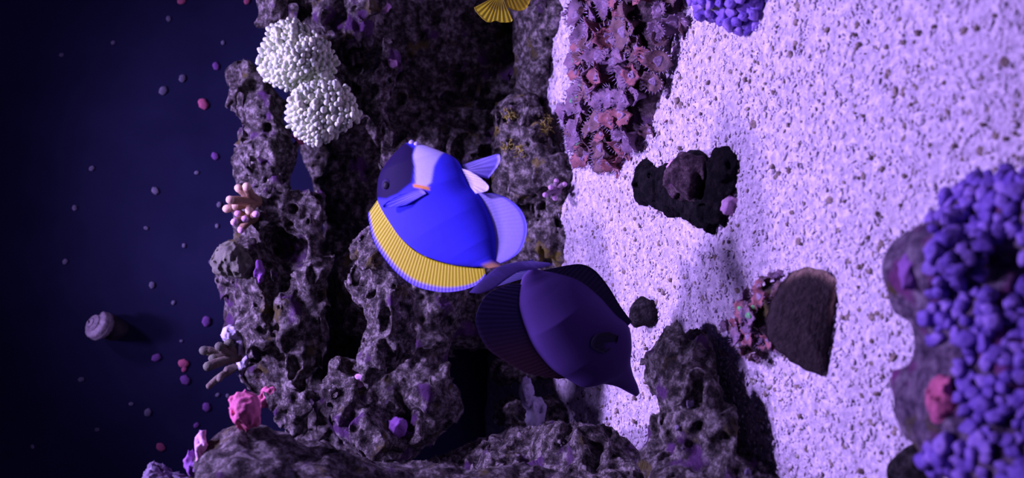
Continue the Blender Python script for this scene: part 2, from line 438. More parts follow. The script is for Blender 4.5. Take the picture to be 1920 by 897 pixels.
def orient(nrm, up=(0, 0, 1), spin=0.0):
    q = Vector(tuple(nrm)).to_track_quat('Z', 'Y').to_matrix()
    return (q @ Matrix.Rotation(spin, 3, 'Z')).to_4x4()
def lathe(prof, n=8, wob=None):
    V = []; Fc = []
    for j, (r, z) in enumerate(prof):
        for i in range(n):
            a = 2 * math.pi * i / n
            rr = r if wob is None else r * wob(j, i)
            V.append((rr * math.cos(a), rr * math.sin(a), z))
    for j in range(len(prof) - 1):
        for i in range(n):
            Fc.append([j*n+i, j*n+(i+1) % n, (j+1)*n+(i+1) % n, (j+1)*n+i])
    Fc.append([(len(prof)-1)*n + i for i in range(n)])
    return V, Fc
def put(name, me, parent, pos, nrm, sc, spin=0.0, mat=None):
    o = link(name, me, mat)
    loc = np.asarray(pos) - np.asarray(parent.location)
    mm = Matrix.Translation(Vector(tuple(loc))) @ orient(nrm, spin=spin)
    s = sc if isinstance(sc, (tuple, list)) else (sc, sc, sc)
    o.parent = parent
    o.matrix_local = mm @ Matrix.Diagonal((*s, 1))
    return o

REEF = np.concatenate([UV_, BV_, LV_, WV_, YV_, CV_, AV_, FV_, PV_, KV_, SV_, NV_, TV_])
REEF_PX = project(REEF)
def surf(px, py, default, back=0.0):
    """distance (tank depth) of the reef face behind a picture point"""
    for r in (5, 10, 16):
        ok = np.hypot(REEF_PX[:, 0] - px, REEF_PX[:, 1] - py) < r
        if ok.sum() > 3:
            y = REEF[ok][:, 1]
            return float(np.percentile(y, 20)) + back
    return default + back

# ------------------------------------------------------------------ cream branching corals on the column
nubs = []
for v in range(3):
    rr = random.Random(v)
    Vn, Fn = lathe([(0.8, -0.8), (0.95, 0.2), (0.9, 0.9), (0.62, 1.5), (0.2, 1.75)], 7, lambda j, i: 1 + 0.12 * math.sin(i * 2.1 + j + v))
    me = make_mesh('branchlet', Vn, Fn); me.materials.append(M['cream']); nubs.append(me)
def cream_coral(prims, n, label, minx=0):
    V, Q = blob(prims, h=0.0035, big=0.012, bigs=0.04, mid=0.006, pit=0.0, zmin=0.0)
    b = np.array([V[:, 0].mean(), V[:, 1].mean(), V[:, 2].min()])
    e = tag(empty('branching_coral', b), label, 'coral', 'cream corals on the reef column')
    link('base', make_mesh('base', V - b, Q), M['cream_base'], e)
    P, N = scatter(V, Q, n, 0.0053, facing=-0.1)
    for p, nn in zip(P, N):
        dirn = nn * 0.8 + np.array([0.0, -0.1, 0.5]) ; s = random.uniform(0.0026, 0.0042)
        put('branchlet', random.choice(nubs), e, p, dirn, (s * random.uniform(0.9, 1.5), s, s * random.uniform(0.7, 1.4)), 0.0)
cream_coral([E(545, 95, 1.24, 40, 52, 0.035), E(585, 125, 1.23, 42, 45, 0.03), E(525, 110, 1.24, 24, 40, 0.03)], 295, 'pale cream branching coral colony, the upper one on the reef column')
cream_coral([E(585, 209, 1.22, 36, 40, 0.03), E(620, 209, 1.21, 45, 40, 0.03)], 270, 'pale cream branching coral colony with a flat edge over the dark hollow')

# ------------------------------------------------------------------ zoanthid colony on sand
def polyp_meshes():
    out = []
    for v in range(4):
        n = 18
        prof = [(0.30, -0.5), (0.34, 0.2), (0.50, 0.55), (0.80, 0.80), (1.0, 0.92), (0.98, 0.97), (0.72, 0.88), (0.42, 0.80)]
        ph = v * 1.3
        Vn, Fn = lathe(prof, n, lambda j, i: (1.0 + (0.13 if i % 2 else -0.10) * (1 if 3 <= j <= 5 else 0)) * (1 + 0.14 * math.sin(i * 2 * math.pi / n * 2 + ph)))
        Vn = [(x, y, z + (0.20 * math.hypot(x, y) * math.sin((2 + v % 2) * math.atan2(y, x) + ph) if z > 0.5 else 0)) for x, y, z in Vn]
        me = make_mesh('polyp', Vn, Fn); out.append(me)
    return out
zo = polyp_meshes()
M['zo_red'] = plain('polyp_red_brown', (0.34, 0.13, 0.12), (0.16, 0.06, 0.08), 90, 0.6, 0.0005, 600)
M['zo_mauve'] = plain('polyp_mauve', (0.25, 0.155, 0.21), (0.12, 0.07, 0.13), 90, 0.6, 0.0005, 600)
M['zo_brown'] = plain('polyp_brown', (0.20, 0.11, 0.10), (0.09, 0.05, 0.06), 90, 0.6, 0.0005, 600)
M['zo_rim'] = plain('polyp_tentacle_fringe', (0.38, 0.30, 0.40), (0.22, 0.16, 0.26), 90, 0.6)
M['zo_green'] = plain('polyp_green_mouth', (0.08, 0.62, 0.12), (0.10, 0.16, 0.10), 300, 0.5)
M['zo_dark'] = plain('polyp_dark_mouth', (0.16, 0.10, 0.16), (0.28, 0.2, 0.3), 300, 0.5)
zos = []
for me in zo:
    for k in ('zo_red', 'zo_mauve', 'zo_brown'):
        m2 = me.copy(); m2.materials.append(M[k]); zos.append(m2)
Vn, Fn = lathe([(0.44, 0.74), (0.38, 0.84), (0.26, 0.86), (0.12, 0.80), (0.05, 0.84)], 10, lambda j, i: 1 + 0.25 * math.sin(i * 1.9)); disc_g = make_mesh('oral_disc', Vn, Fn); disc_g.materials.append(M['zo_green'])
disc_d = disc_g.copy(); disc_d.materials.clear(); disc_d.materials.append(M['zo_dark'])
def fringe_mesh():
    V = []; Fc = []
    for i in range(20):
        a = 2 * math.pi * i / 20; w = 0.09; r0, r1 = 0.88, 1.14 + 0.05 * (i % 2)
        b = len(V)
        for (r, da, z) in ((r0, -w, 0.93), (r0, w, 0.93), (r1, 0.0, 1.10 + 0.08 * (i % 3)), (r0 + 0.02, 0.0, 1.02)):
            V.append((r * math.cos(a + da), r * math.sin(a + da), z))
        Fc += [[b, b+1, b+2], [b, b+2, b+3], [b+1, b+3, b+2], [b, b+3, b+1]]
    me = make_mesh('tentacle_fringe', V, Fc, False); me.materials.append(M['zo_rim']); return me
fringe = fringe_mesh()
def polyp(e, p, nn, s, green):
    sp = random.uniform(0, 6)
    a = put('polyp', random.choice(zos), e, p, nn, (s, s, s * random.uniform(0.8, 1.5)), sp)
    d = link('oral_disc', disc_g if green else disc_d, None, a)
    f = link('tentacle_fringe', fringe, None, a)
def colony(name, prims, n, mind, smin, smax, label, mat, greens=0.12, keep=None, up=0.5, **kw):
    V, Q = blob(prims, **kw)
    b = np.array([V[:, 0].mean(), V[:, 1].mean(), V[:, 2].min()])
    e = tag(empty(name, b), label, 'coral')
    link('base', make_mesh('base', V - b, Q), mat, e)
    P, N = scatter(V, Q, n, mind, keep, facing=-0.15)
    for p, nn in zip(P, N):
        d = nn + np.array([random.uniform(-.7, .7), random.uniform(-.6, .5), up + random.uniform(-.5, .5)])
        polyp(e, p, d, random.uniform(smin, smax), random.random() < greens)
    return e
def WE(x, y, z, rx, ry, rz): return (np.array([x, y, z]), np.array([rx, ry, rz]), 1)
c0 = on_sand(1200, 130)
colony('polyp_colony', [E(1150, 60, 1.02, 55, 90, 0.06), E(1200, 60, 0.96, 60, 110, 0.08), E(1195, 170, 0.96, 60, 90, 0.07), E(1130, 190, 1.04, 40, 70, 0.05), E(1150, 260, 1.03, 48, 55, 0.05), E(1225, 0, 0.92, 60, 90, 0.06)],
       150, 0.0135, 0.0085, 0.0165, 'spreading colony of red-brown and mauve polyps with green mouths on sand', M['coral_base'], 0.13, h=0.0036, big=0.014, mid=0.006, pit=0.006)

# ------------------------------------------------------------------ small brown polyp tuft and the dark plate beside it
colony('polyp_tuft', [G(1450, 575, 0.008, 0.022, 0.02, 0.014), G(1410, 615, 0.006, 0.022, 0.02, 0.010)],
       34, 0.007, 0.005, 0.008, 'small tuft of brown-pink polyps beside the dark shell-shaped plate', M['coral_base'], 0.05, h=0.0026, big=0.006, mid=0.004, pit=0.0, zmin=-0.01)

# ------------------------------------------------------------------ violet polyp carpets
M['vio_a'] = plain('violet_polyp', (0.22, 0.13, 0.50), (0.12, 0.06, 0.36), 120, 0.5, 0.0004, 900)
M['vio_b'] = plain('lavender_polyp', (0.34, 0.22, 0.60), (0.18, 0.10, 0.45), 120, 0.5, 0.0004, 900)
knobs = []
for k in ('vio_a', 'vio_b'):
    Vn, Fn = lathe([(0.7, -0.6), (0.95, 0.2), (1.0, 0.6), (0.8, 0.95), (0.45, 0.85), (0.2, 1.05)], 12, lambda j, i: (1 + 0.16 * math.cos(i * math.pi * 2 / 3) + 0.1 * math.sin(i * 1.3)) if j < 4 else 1)
    me = make_mesh('polyp', Vn, Fn); me.materials.append(M[k]); knobs.append(me)
def carpet(host, V, Q, n, mind, s0, s1, keep):
    P, N = scatter(V, Q, n, mind, keep, facing=-0.1)
    for p, nn in zip(P, N):
        s = random.uniform(s0, s1)
        put('polyp', random.choice(knobs), host, p, nn + np.array([random.uniform(-.5, .5), random.uniform(-.5, .3), 0.4]), (s * random.uniform(0.7, 1.3), s, s * random.uniform(0.6, 1.6)), random.uniform(0, 6))
def keep_near(V, N, px):
    bare = ((px[:, 0] < 1800) & (px[:, 1] > 640) & (px[:, 1] < 830)) | (px[:, 0] < 1745)
    hole = (np.hypot((px[:, 0] - 1885) / 45, (px[:, 1] - 505) / 62) < 1)
    return ~bare & ~hole & (px[:, 0] < 1990)
carpet(nr, NV_, NQ_, 298, 0.0054, 0.0030, 0.0056, keep_near)
carpet(tr, TV_, TQ_, 110, 0.0068, 0.0045, 0.0065, lambda V, N, px: (px[:, 0] < 1475) & (px[:, 1] > -60))

# ------------------------------------------------------------------ fish
def poly_sd(P, poly):
    """signed distance (negative inside) of 2-D points to a closed polygon"""
    poly = np.asarray(poly, float); d = np.full(len(P), 1e9); ins = np.zeros(len(P), bool)
    for a, b in zip(poly, np.roll(poly, -1, 0)):
        e = b - a; w = P - a
        t = np.clip((w @ e) / (e @ e + 1e-9), 0, 1)
        d = np.minimum(d, np.hypot(*(w - t[:, None] * e).T))
        c = ((a[1] <= P[:, 1]) != (b[1] <= P[:, 1]))
        xx = a[0] + (P[:, 1] - a[1]) / (e[1] if abs(e[1]) > 1e-9 else 1e-9) * e[0]
        ins ^= c & (P[:, 0] < xx)
    return np.where(ins, -d, d)
def resample(pts, n, smooth=True):
    pts = np.asarray(pts, float)
    s = np.r_[0, np.cumsum(np.hypot(*np.diff(pts, axis=0).T))]; s /= s[-1]
    t = np.linspace(0, 1, n)
    # Catmull-Rom through the points
    i = np.clip(np.searchsorted(s, t, side='right') - 1, 0, len(pts) - 2)
    p1, p2 = pts[i], pts[i + 1]
    p0 = pts[np.maximum(i - 1, 0)]; p3 = pts[np.minimum(i + 2, len(pts) - 1)]
    u = ((t - s[i]) / (s[i + 1] - s[i] + 1e-9))[:, None]
    return 0.5 * (2 * p1 + (p2 - p0) * u + (2 * p0 - 5 * p1 + 4 * p2 - p3) * u**2 + (3 * p1 - p0 - 3 * p2 + p3) * u**3)
class FishPlane:
    """median plane of a fish: stands at its own distance, flank turned by tilt (up) and yaw"""
    def __init__(self, px, py, Y, tilt, yaw=0.0):
        self.c = at(px, py, Y)
        t = math.radians(tilt); w = math.radians(yaw)
        self.n = np.array([math.cos(t) * math.sin(w), -math.cos(t) * math.cos(w), math.sin(t)])
        self.k = scale_at(self.c)
    def __call__(self, P, lat):
        P = np.asarray(P, float); out = np.zeros((len(P), 3))
        for i, (a, b) in enumerate(P):
            r = ray(a, b); out[i] = CAM + r * (np.dot(self.c - CAM, self.n) / np.dot(r, self.n))
        return out + self.n[None] * (np.asarray(lat)[:, None] * self.k)
def set_col(me, C):
    a = me.color_attributes.new('Col', 'FLOAT_COLOR', 'POINT')
    a.data.foreach_set('color', np.c_[C, np.ones(len(C))].astype(np.float32).ravel())
def grid_faces(nu, nv, closed_v=False):
    ids = np.arange(nu * nv).reshape(nu, nv)
    if closed_v:
        nx = np.roll(ids, -1, 1)
        return np.stack([ids[:-1], ids[1:], nx[1:], nx[:-1]], -1).reshape(-1, 4)
    return np.stack([ids[:-1, :-1], ids[1:, :-1], ids[1:, 1:], ids[:-1, 1:]], -1).reshape(-1, 4)
def fish_body(parent, pl, dors, vent, thick, colf, mat, nu=200, nv=150, bend=None):
    D = resample(dors, nu); Vt = resample(vent, nu)
    t = np.linspace(0, 1, nu)
    w = np.interp(t, [a for a, b in thick], [b for a, b in thick])
    ph = np.linspace(0, 2 * np.pi, nv, endpoint=False)
    cs, sn = np.cos(ph), np.sin(ph)
    mid = (D + Vt) / 2; half = (D - Vt) / 2
    P2 = (mid[:, None] + half[:, None] * cs[None, :, None]).reshape(-1, 2)
    lat = (w[:, None] * (np.sign(sn) * np.abs(sn)**1.15)[None]).ravel()
    if bend is not None: lat = lat + bend(P2)
    V = pl(P2, lat) - np.asarray(parent.location)
    Fc = grid_faces(nu, nv, True)
    me = make_mesh('body', V, [list(map(int, f)) for f in Fc] + [list(range(nv)), list(range((nu-1)*nv, nu*nv))[::-1]])
    set_col(me, colf(P2))
    return link('body', me, mat, parent)
def fin(name, parent, pl, inner, outer, colf, mat, rays=0, amp=0.6, nu=90, nv=12, lat0=0.0, lat1=0.0, th=1.6, holder=None):
    A = resample(inner, nu); B = resample(outer, nu)
    v = np.linspace(0, 1, nv); u = np.linspace(0, 1, nu)
    P2 = (A[:, None] * (1 - v)[None, :, None] + B[:, None] * v[None, :, None]).reshape(-1, 2)
    uu = np.repeat(u, nv); vv = np.tile(v, nu)
    rip = amp * np.sin(uu * rays * 2 * np.pi) if rays else 0
    mid_lat = lat0 + (lat1 - lat0) * vv + rip
    half = th * (1 - 0.75 * vv)
    V1 = pl(P2, mid_lat + half); V2 = pl(P2, mid_lat - half)
    off = np.asarray((holder or parent).location) if holder is None else np.asarray(parent.location)
    Fg = grid_faces(nu, nv); n = nu * nv
    ids = np.arange(n).reshape(nu, nv)
    loop = np.r_[ids[:, 0], ids[-1, 1:], ids[-2::-1, -1], ids[0, -2:0:-1]]
    side = np.stack([loop, np.roll(loop, -1), np.roll(loop, -1) + n, loop + n], -1)
    me = make_mesh(name, np.r_[V1, V2] - off, np.r_[Fg, Fg[:, ::-1] + n, side])
    C = colf(P2, uu, vv); set_col(me, np.r_[C, C])
    return link(name, me, mat, holder or parent)
def ball(name, parent, pl, px, py, lat, r, mat, flat=0.5):
    V = []; Fc = []; nu, nv = 10, 18
    Vn, Fn = lathe([(math.sin(a) + 1e-3, math.cos(a)) for a in np.linspace(0, math.pi, nu)], nv)
    c = pl([(px, py)], np.array([lat]))[0]
    R = np.array(Vector(tuple(pl.n)).to_track_quat('Z', 'Y').to_matrix())
    Vw = (np.array(Vn) * np.array([1, 1, flat]) * r * pl.k) @ R.T + c - np.asarray(parent.location)
    return link(name, make_mesh(name, Vw, Fn), mat, parent)
M['fish'] = vcol_mat('fish_skin', 0.6, 0.0, 0.04)
M['fin'] = vcol_mat('fish_fin', 0.5, 0.25, 0.3)
M['eye'] = plain('fish_eye', (0.006, 0.004, 0.015), (0.004, 0.004, 0.01), 50, 0.5, spec=0.1)
M['iris'] = plain('fish_iris', (0.03, 0.018, 0.09), (0.02, 0.012, 0.06), 50, 0.6, spec=0.1)
M['lip'] = plain('fish_lip', (0.55, 0.5, 0.75), (0.4, 0.35, 0.6), 50, 0.5)
def lerp(a, b, t): return np.asarray(a)[None] * (1 - t[:, None]) + np.asarray(b)[None] * t[:, None]
def layer(C, col, t): return C * (1 - t[:, None]) + np.asarray(col)[None] * t[:, None]

# --- blue tang with yellow back fin
pl = FishPlane(830, 400, 0.83, 42, 4)
tang = tag(empty('surgeonfish', pl([(850, 420)], np.array([0.0]))[0] - np.array([0, 0, 0.05])),
           'blue surgeonfish with yellow dorsal fin, dark face mask and white throat', 'fish')
t_d = [(766, 268), (755, 273), (732, 297), (713, 327), (708, 357), (711, 382), (728, 412), (751, 445), (781, 471), (812, 486), (850, 497), (887, 501), (906, 501), (916, 504)]
t_v = [(774, 266), (789, 270), (827, 284), (853, 297), (868, 318), (884, 350), (903, 373), (922, 411), (930, 445), (931, 475), (930, 488), (934, 494), (938, 497), (941, 500)]
mask = [(756, 262), (783, 280), (791, 316), (789, 346), (762, 367), (736, 376), (700, 372), (695, 350), (712, 315), (736, 285)]
throat = [(786, 262), (836, 280), (825, 316), (823, 346), (814, 355), (795, 351), (792, 316), (785, 293)]
def tang_col(P):
    C = np.tile(np.array([0.055, 0.050, 0.86]), (len(P), 1))
    C = layer(C, (0.012, 0.006, 0.045), sstep(4, -4, poly_sd(P, mask)))
    C = layer(C, (0.60, 0.58, 0.95), sstep(3, -3, poly_sd(P, throat)))
    C = layer(C, (0.80, 0.35, 0.08), sstep(2.5, -0.5, poly_sd(P, [(792, 349), (820, 355), (820, 360), (792, 354)])))
    C = layer(C, (0.50, 0.27, 0.14), sstep(6, -5, poly_sd(P, [(908, 497), (925, 491), (950, 498), (925, 520), (905, 510)])))
    return C
body = fish_body(tang, pl, t_d, t_v, [(0, 3), (0.06, 11), (0.2, 27), (0.4, 36), (0.6, 32), (0.8, 20), (0.93, 8), (1, 5)], tang_col, M['fish'])
def dors_col(P, u, v):
    stripe = 0.5 + 0.5 * np.sin(u * 46 * 2 * np.pi)
    C = lerp((0.80, 0.76, 0.012), (0.62, 0.52, 0.015), 0.7 * stripe * sstep(0.1, 0.4, u))
    return layer(C, (0.25, 0.20, 0.95), sstep(0.80, 0.86, v))
fin('dorsal_fin', tang, pl, [(708, 376), (716, 393), (730, 416), (752, 447), (781, 473), (812, 488), (850, 498), (887, 503), (908, 504)],
    [(690, 401), (692, 418), (700, 452), (721, 486), (747, 515), (777, 536), (812, 546), (842, 548), (872, 543), (895, 533), (910, 516)], dors_col, M['fin'], 46, 0.3, 300, 18)
def anal_col(P, u, v):
    C = lerp((0.52, 0.48, 0.95), (0.42, 0.36, 0.92), v)
    return layer(C, (0.15, 0.12, 0.9), sstep(0.86, 0.95, v))
fin('anal_fin', tang, pl, [(893, 358), (906, 375), (922, 409), (930, 443), (931, 473), (931, 490)],
    [(905, 364), (925, 363), (952, 373), (975, 392), (987, 418), (986, 445), (975, 471), (956, 486), (938, 494)], anal_col, M['fin'], 24, 0.12, 120, 24)
def white_col(P, u, v): return lerp((0.80, 0.76, 0.92), (0.70, 0.66, 0.98), v)
def pelv_col(P, u, v): return layer(lerp((0.45, 0.40, 0.85), (0.30, 0.26, 0.92), v), (0.12, 0.10, 0.85), sstep(0.1, 0.0, u))
fin('pelvic_fin', tang, pl, [(868, 317), (876, 334), (884, 351)], [(886, 322), (905, 334), (922, 350), (919, 360), (898, 365)], white_col, M['fin'], 8, 0.5, 40, 10, 4, 16)
fin('pelvic_fin', tang, pl, [(866, 309), (870, 316), (876, 324)], [(888, 299), (912, 292), (931, 288), (931, 306), (910, 335)], pelv_col, M['fin'], 8, 0.5, 40, 10, -3, -12)
def pect_col(P, u, v): return lerp((0.30, 0.26, 0.92), (0.09, 0.08, 0.88), sstep(0.2, 0.9, v))
fin('pectoral_fin', tang, pl, [(806, 358), (812, 362), (816, 367)], [(770, 369), (748, 381), (738, 390), (746, 394), (780, 388)], pect_col, M['fin'], 7, 0.4, 40, 10, 36, 40)
def tail_col(P, u, v):
    C = lerp((0.48, 0.38, 0.95), (0.26, 0.18, 0.70), v)
    return layer(C, (0.55, 0.48, 0.9), 0.8 * sstep(0.12, 0.02, v))
fin('tail_fin', tang, pl, [(882, 549), (903, 527), (928, 506), (945, 498), (985, 490), (1028, 493)], [(888, 551), (914, 541), (940, 522), (963, 509), (997, 504), (1027, 496)], tail_col, M['fin'], 14, 0.4, 80, 10, 4, -30, 2.2)
ball('eye', tang, pl, 738, 349, 20, 14, M['iris'], 0.5)
ball('pupil', tang, pl, 737, 350, 23.5, 9, M['eye'], 0.5)
ball('lips', tang, pl, 774, 269, 5, 6, M['lip'], 0.6)
ball('lips', tang, pl, 784, 272, 7, 5.5, M['lip'], 0.6)

# --- dark purple-brown tang
pd = FishPlane(1060, 620, 0.88, 8, -10)
dark = tag(empty('surgeonfish', pd([(1080, 620)], np.array([0.0]))[0] - np.array([0, 0, 0.05])),
           'dusky purple-brown surgeonfish with pointed snout nosing down at the sand', 'fish')
d_d = [(992, 506), (980, 520), (974, 545), (973, 578), (986, 621), (1004, 658), (1034, 693), (1063, 711), (1088, 725), (1106, 725), (1127, 720), (1155, 725), (1177, 736), (1192, 744)]
d_v = [(1004, 504), (1020, 508), (1043, 512), (1084, 526), (1123, 556), (1152, 588), (1178, 612), (1184, 645), (1182, 670), (1182, 681), (1184, 692), (1188, 706), (1195, 722), (1199, 736)]
def dark_col(P):
    return np.tile(np.array([0.075, 0.042, 0.17]), (len(P), 1))
fish_body(dark, pd, d_d, d_v, [(0, 4), (0.1, 10), (0.35, 34), (0.6, 38), (0.8, 26), (0.93, 11), (1, 4)], dark_col, M['fish'])
def dd_col(P, u, v):
    s = 0.5 + 0.5 * np.sin(u * 30 * 2 * np.pi)
    C = lerp((0.055, 0.04, 0.15), (0.19, 0.085, 0.13), sstep(0.3, 0.75, u))
    return C * (1 - 0.35 * s)[:, None]
fin('dorsal_fin', dark, pd, [(976, 533), (974, 578), (988, 621), (1006, 660), (1034, 693), (1060, 709)],
    [(955, 533), (913, 553), (893, 592), (896, 620), (913, 653), (941, 674), (980, 697), (1013, 706), (1048, 711)], dd_col, M['fin'], 30, 0.8, 140, 14)
def da_col(P, u, v): return np.tile(np.array([0.018, 0.010, 0.055]), (len(P), 1))
fin('anal_fin', dark, pd, [(1012, 508), (1043, 514), (1084, 528), (1123, 558), (1152, 590), (1176, 612)],
    [(1034, 504), (1063, 498), (1091, 496), (1116, 508), (1141, 538), (1163, 574), (1185, 604)], da_col, M['fin'], 24, 0.5, 100, 10)
def dt_col(P, u, v): return lerp((0.035, 0.025, 0.13), (0.06, 0.045, 0.2), v)
fin('tail_fin', dark, pd, [(982, 522), (990, 512), (1000, 505)], [(908, 556), (930, 530), (960, 508), (1010, 494)], dt_col, M['fin'], 12, 0.4, 60, 10, 0, -40)
def dp_col(P, u, v): return np.tile(np.array([0.020, 0.012, 0.05]), (len(P), 1))
fin('pectoral_fin', dark, pd, [(1150, 622), (1148, 632), (1144, 640)], [(1130, 612), (1105, 618), (1098, 640), (1122, 652)], dp_col, M['fin'], 8, 0.4, 40, 8, 30, 40)
ball('eye', dark, pd, 1106, 690, 19, 15, M['iris'], 0.5)
ball('pupil', dark, pd, 1107, 690, 22, 10, M['eye'], 0.5)

# --- yellow tang swimming away above, tail toward us
py_ = FishPlane(930, -40, 1.02, 12, 15)
yel = tag(empty('surgeonfish', py_([(950, -100)], np.array([0.0]))[0] - np.array([0, 0, 0.05])),
          'lemon yellow surgeonfish with only its fanned tail in view by the dark wall', 'fish')
def yel_col(P): return np.tile(np.array([0.7, 0.62, 0.02]), (len(P), 1))
fish_body(yel, py_, [(932, -2), (905, -25), (880, -70), (870, -120), (885, -170), (930, -215), (962, -232)], [(944, -3), (962, -20), (985, -70), (995, -120), (985, -170), (975, -215), (968, -234)], [(0, 3), (0.2, 10), (0.5, 24), (0.8, 18), (1, 3)], yel_col, M['fish'], 50, 40)
def ytail(P, u, v):
    s = 0.5 + 0.5 * np.sin(u * 12 * 2 * np.pi)
    C = lerp((0.62, 0.55, 0.015), (0.75, 0.70, 0.03), v)
    return layer(C, (0.12, 0.08, 0.01), 0.75 * s * sstep(0.12, 0.3, v) * sstep(0.62, 0.45, v) * sstep(0.5, 0.28, np.abs(u - 0.5)))
fin('tail_fin', yel, py_, [(930, -6), (937, -5), (944, -4)], [(889, 14), (893, 22), (906, 36), (917, 42), (929, 39), (941, 42), (958, 41), (960, 34), (950, 14)], ytail, M['fin'], 12, 0.5, 90, 16)
fin('anal_fin', yel, py_, [(946, -8), (965, -26), (985, -60)], [(948, 12), (968, 20), (985, 17), (994, 2), (1005, -25), (1008, -60)], lambda P, u, v: lerp((0.45, 0.38, 0.015), (0.6, 0.5, 0.02), v), M['fin'], 14, 0.5, 50, 10)
fin('dorsal_fin', yel, py_, [(925, -10), (890, -60), (880, -120), (890, -170)], [(905, 0), (850, -60), (842, -130), (880, -180)], lambda P, u, v: lerp((0.45, 0.38, 0.015), (0.6, 0.5, 0.02), v), M['fin'], 14, 0.5, 50, 10)
ball('eye', yel, py_, 955, -190, 14, 7, M['eye'], 0.5)

# ------------------------------------------------------------------ shell-shaped dark plate standing on the sand
outline = np.array([(1444, 570), (1462, 535), (1490, 508), (1520, 502), (1552, 512), (1572, 532), (1566, 570), (1560, 620), (1552, 670), (1549, 704), (1510, 694), (1470, 668), (1440, 636), (1436, 600)], float)
pp = FishPlane(1500, 600, on_sand(1510, 600, 0.012)[1], 50, 0)
cen = outline.mean(0)
nR, nA = 14, 64
ring = resample(np.vstack([outline, outline[:1]]), nA + 1)[:-1]
ring += 1.5 * np.sin(np.arange(nA) * 1.7)[:, None] * (ring - cen) / np.hypot(*(ring - cen).T)[:, None]
P2 = []; L1 = []; Cc = []
for j in range(nR + 1):
    f = (j + 0.02) / (nR + 0.02)
    for i in range(nA):
        P2.append(cen + (ring[i] - cen) * f)
P2 = np.array(P2); fr = np.repeat((np.arange(nR + 1) + 0.02) / (nR + 0.02), nA)
dome = 15 * np.sqrt(np.clip(1 - fr**2, 0, 1)) + 2.5 * noise(np.c_[P2 / 14, P2[:, :1] * 0]) + 1.2 * np.sin(fr * 34)
top = pp(P2, dome); bot = pp(P2, -4 - 10 * np.sqrt(np.clip(1 - fr**2, 0, 1)))
Fg = grid_faces(nR + 1, nA, True); n = len(P2)
edge = np.arange(nR * nA, n); side = np.stack([edge, np.roll(edge, -1), np.roll(edge, -1) + n, edge + n], -1)
Vall = np.r_[top, bot]; base = np.array([Vall[:, 0].mean(), Vall[:, 1].mean(), Vall[:, 2].min()])
mp, nt, bs = new_mat('dark_plate'); co = world_co(nt)
a = nt.nodes.new('ShaderNodeAttribute'); a.attribute_name = 'Col'
c = mix(nt, ramp(nt, nz(nt, co, 160, 4), [(0.35, (0, 0, 0)), (0.7, (0.5, 0.5, 0.5))]), a.outputs['Color'], (0.07, 0.05, 0.05))
nt.links.new(c, bs.inputs['Base Color']); bs.inputs['Roughness'].default_value = 0.9; bs.inputs['Specular IOR Level'].default_value = 0.1
bump(nt, bs, nz(nt, co, 300, 4), 0.002)
me = make_mesh('plate_coral', Vall - base, np.r_[Fg, Fg[:, ::-1] + n, side])
C = np.tile(np.array([0.022, 0.017, 0.018]), (n, 1))
rim = sstep(0.80, 0.95, fr) * sstep(25, -15, poly_sd(P2, [(1480, 480), (1600, 480), (1600, 590), (1555, 590), (1545, 530), (1490, 525)]))
C = layer(C, (0.36, 0.25, 0.18), rim); set_col(me, np.r_[C, C])
pc = link('plate_coral', me, mp, None, base)
tag(pc, 'dark brown shell-shaped plate coral with tan rim leaning on sand', 'coral')

# ------------------------------------------------------------------ snail on the back pane
sn_c = at(196, 612, BACK); k = scale_at(sn_c)
sn = tag(empty('snail', sn_c - np.array([0, 0, 36 * k])), 'grey ridged turban snail clinging to the dark navy rear pane', 'snail')
Vn = []; nu, nv = 170, 22
for i in range(nu):
    t = i / (nu - 1); ang = t * 2 * math.pi * 2.9
    g = 0.20 + 0.80 * t**1.4
    R = 15.5 * g; r = 15.5 * g
    h = -30 * (1 - g)
    for j in range(nv):
        b = 2 * math.pi * j / nv
        rr = r * (1 + 0.09 * math.sin(b * 7)) * (1 + 0.025 * math.sin(ang * 14))
        Vn.append(((R + rr * math.cos(b)) * math.cos(ang), (R + rr * math.cos(b)) * math.sin(ang), h + rr * math.sin(b)))
Vn = np.array(Vn)
ax = Vector((-0.30, 0.18, -0.75)).normalized()          # spire leans up and toward the front
Rm = np.array(Vector((0.42, -0.55, 0.72)).to_track_quat('Z', 'Y').to_matrix())
Vw = np.array(Vn) * np.array([1, 1, -1]) @ Rm.T * k
Vw = Vw + (at(190, 612, BACK) + np.array([0, -30 * k, 0])) - np.array(sn.location)
Fs = grid_faces(nu, nv, True)
link('shell', make_mesh('shell', Vw, [list(map(int, f))[::-1] for f in Fs] + [list(range((nu-1)*nv, nu*nv))]), M['snail'], sn)
Vf, Qf = blob([(at(222, 618, BACK - 0.006), np.array([14 * k, 0.010, 17 * k]), 1), (at(205, 612, BACK - 0.008), np.array([22 * k, 0.012, 20 * k]), 1)], h=0.0024, big=0.003, mid=0.002, pit=0.0, zmin=0.0)
link('foot', make_mesh('foot', Vf - np.array(sn.location), Qf), M['snail_body'], sn)

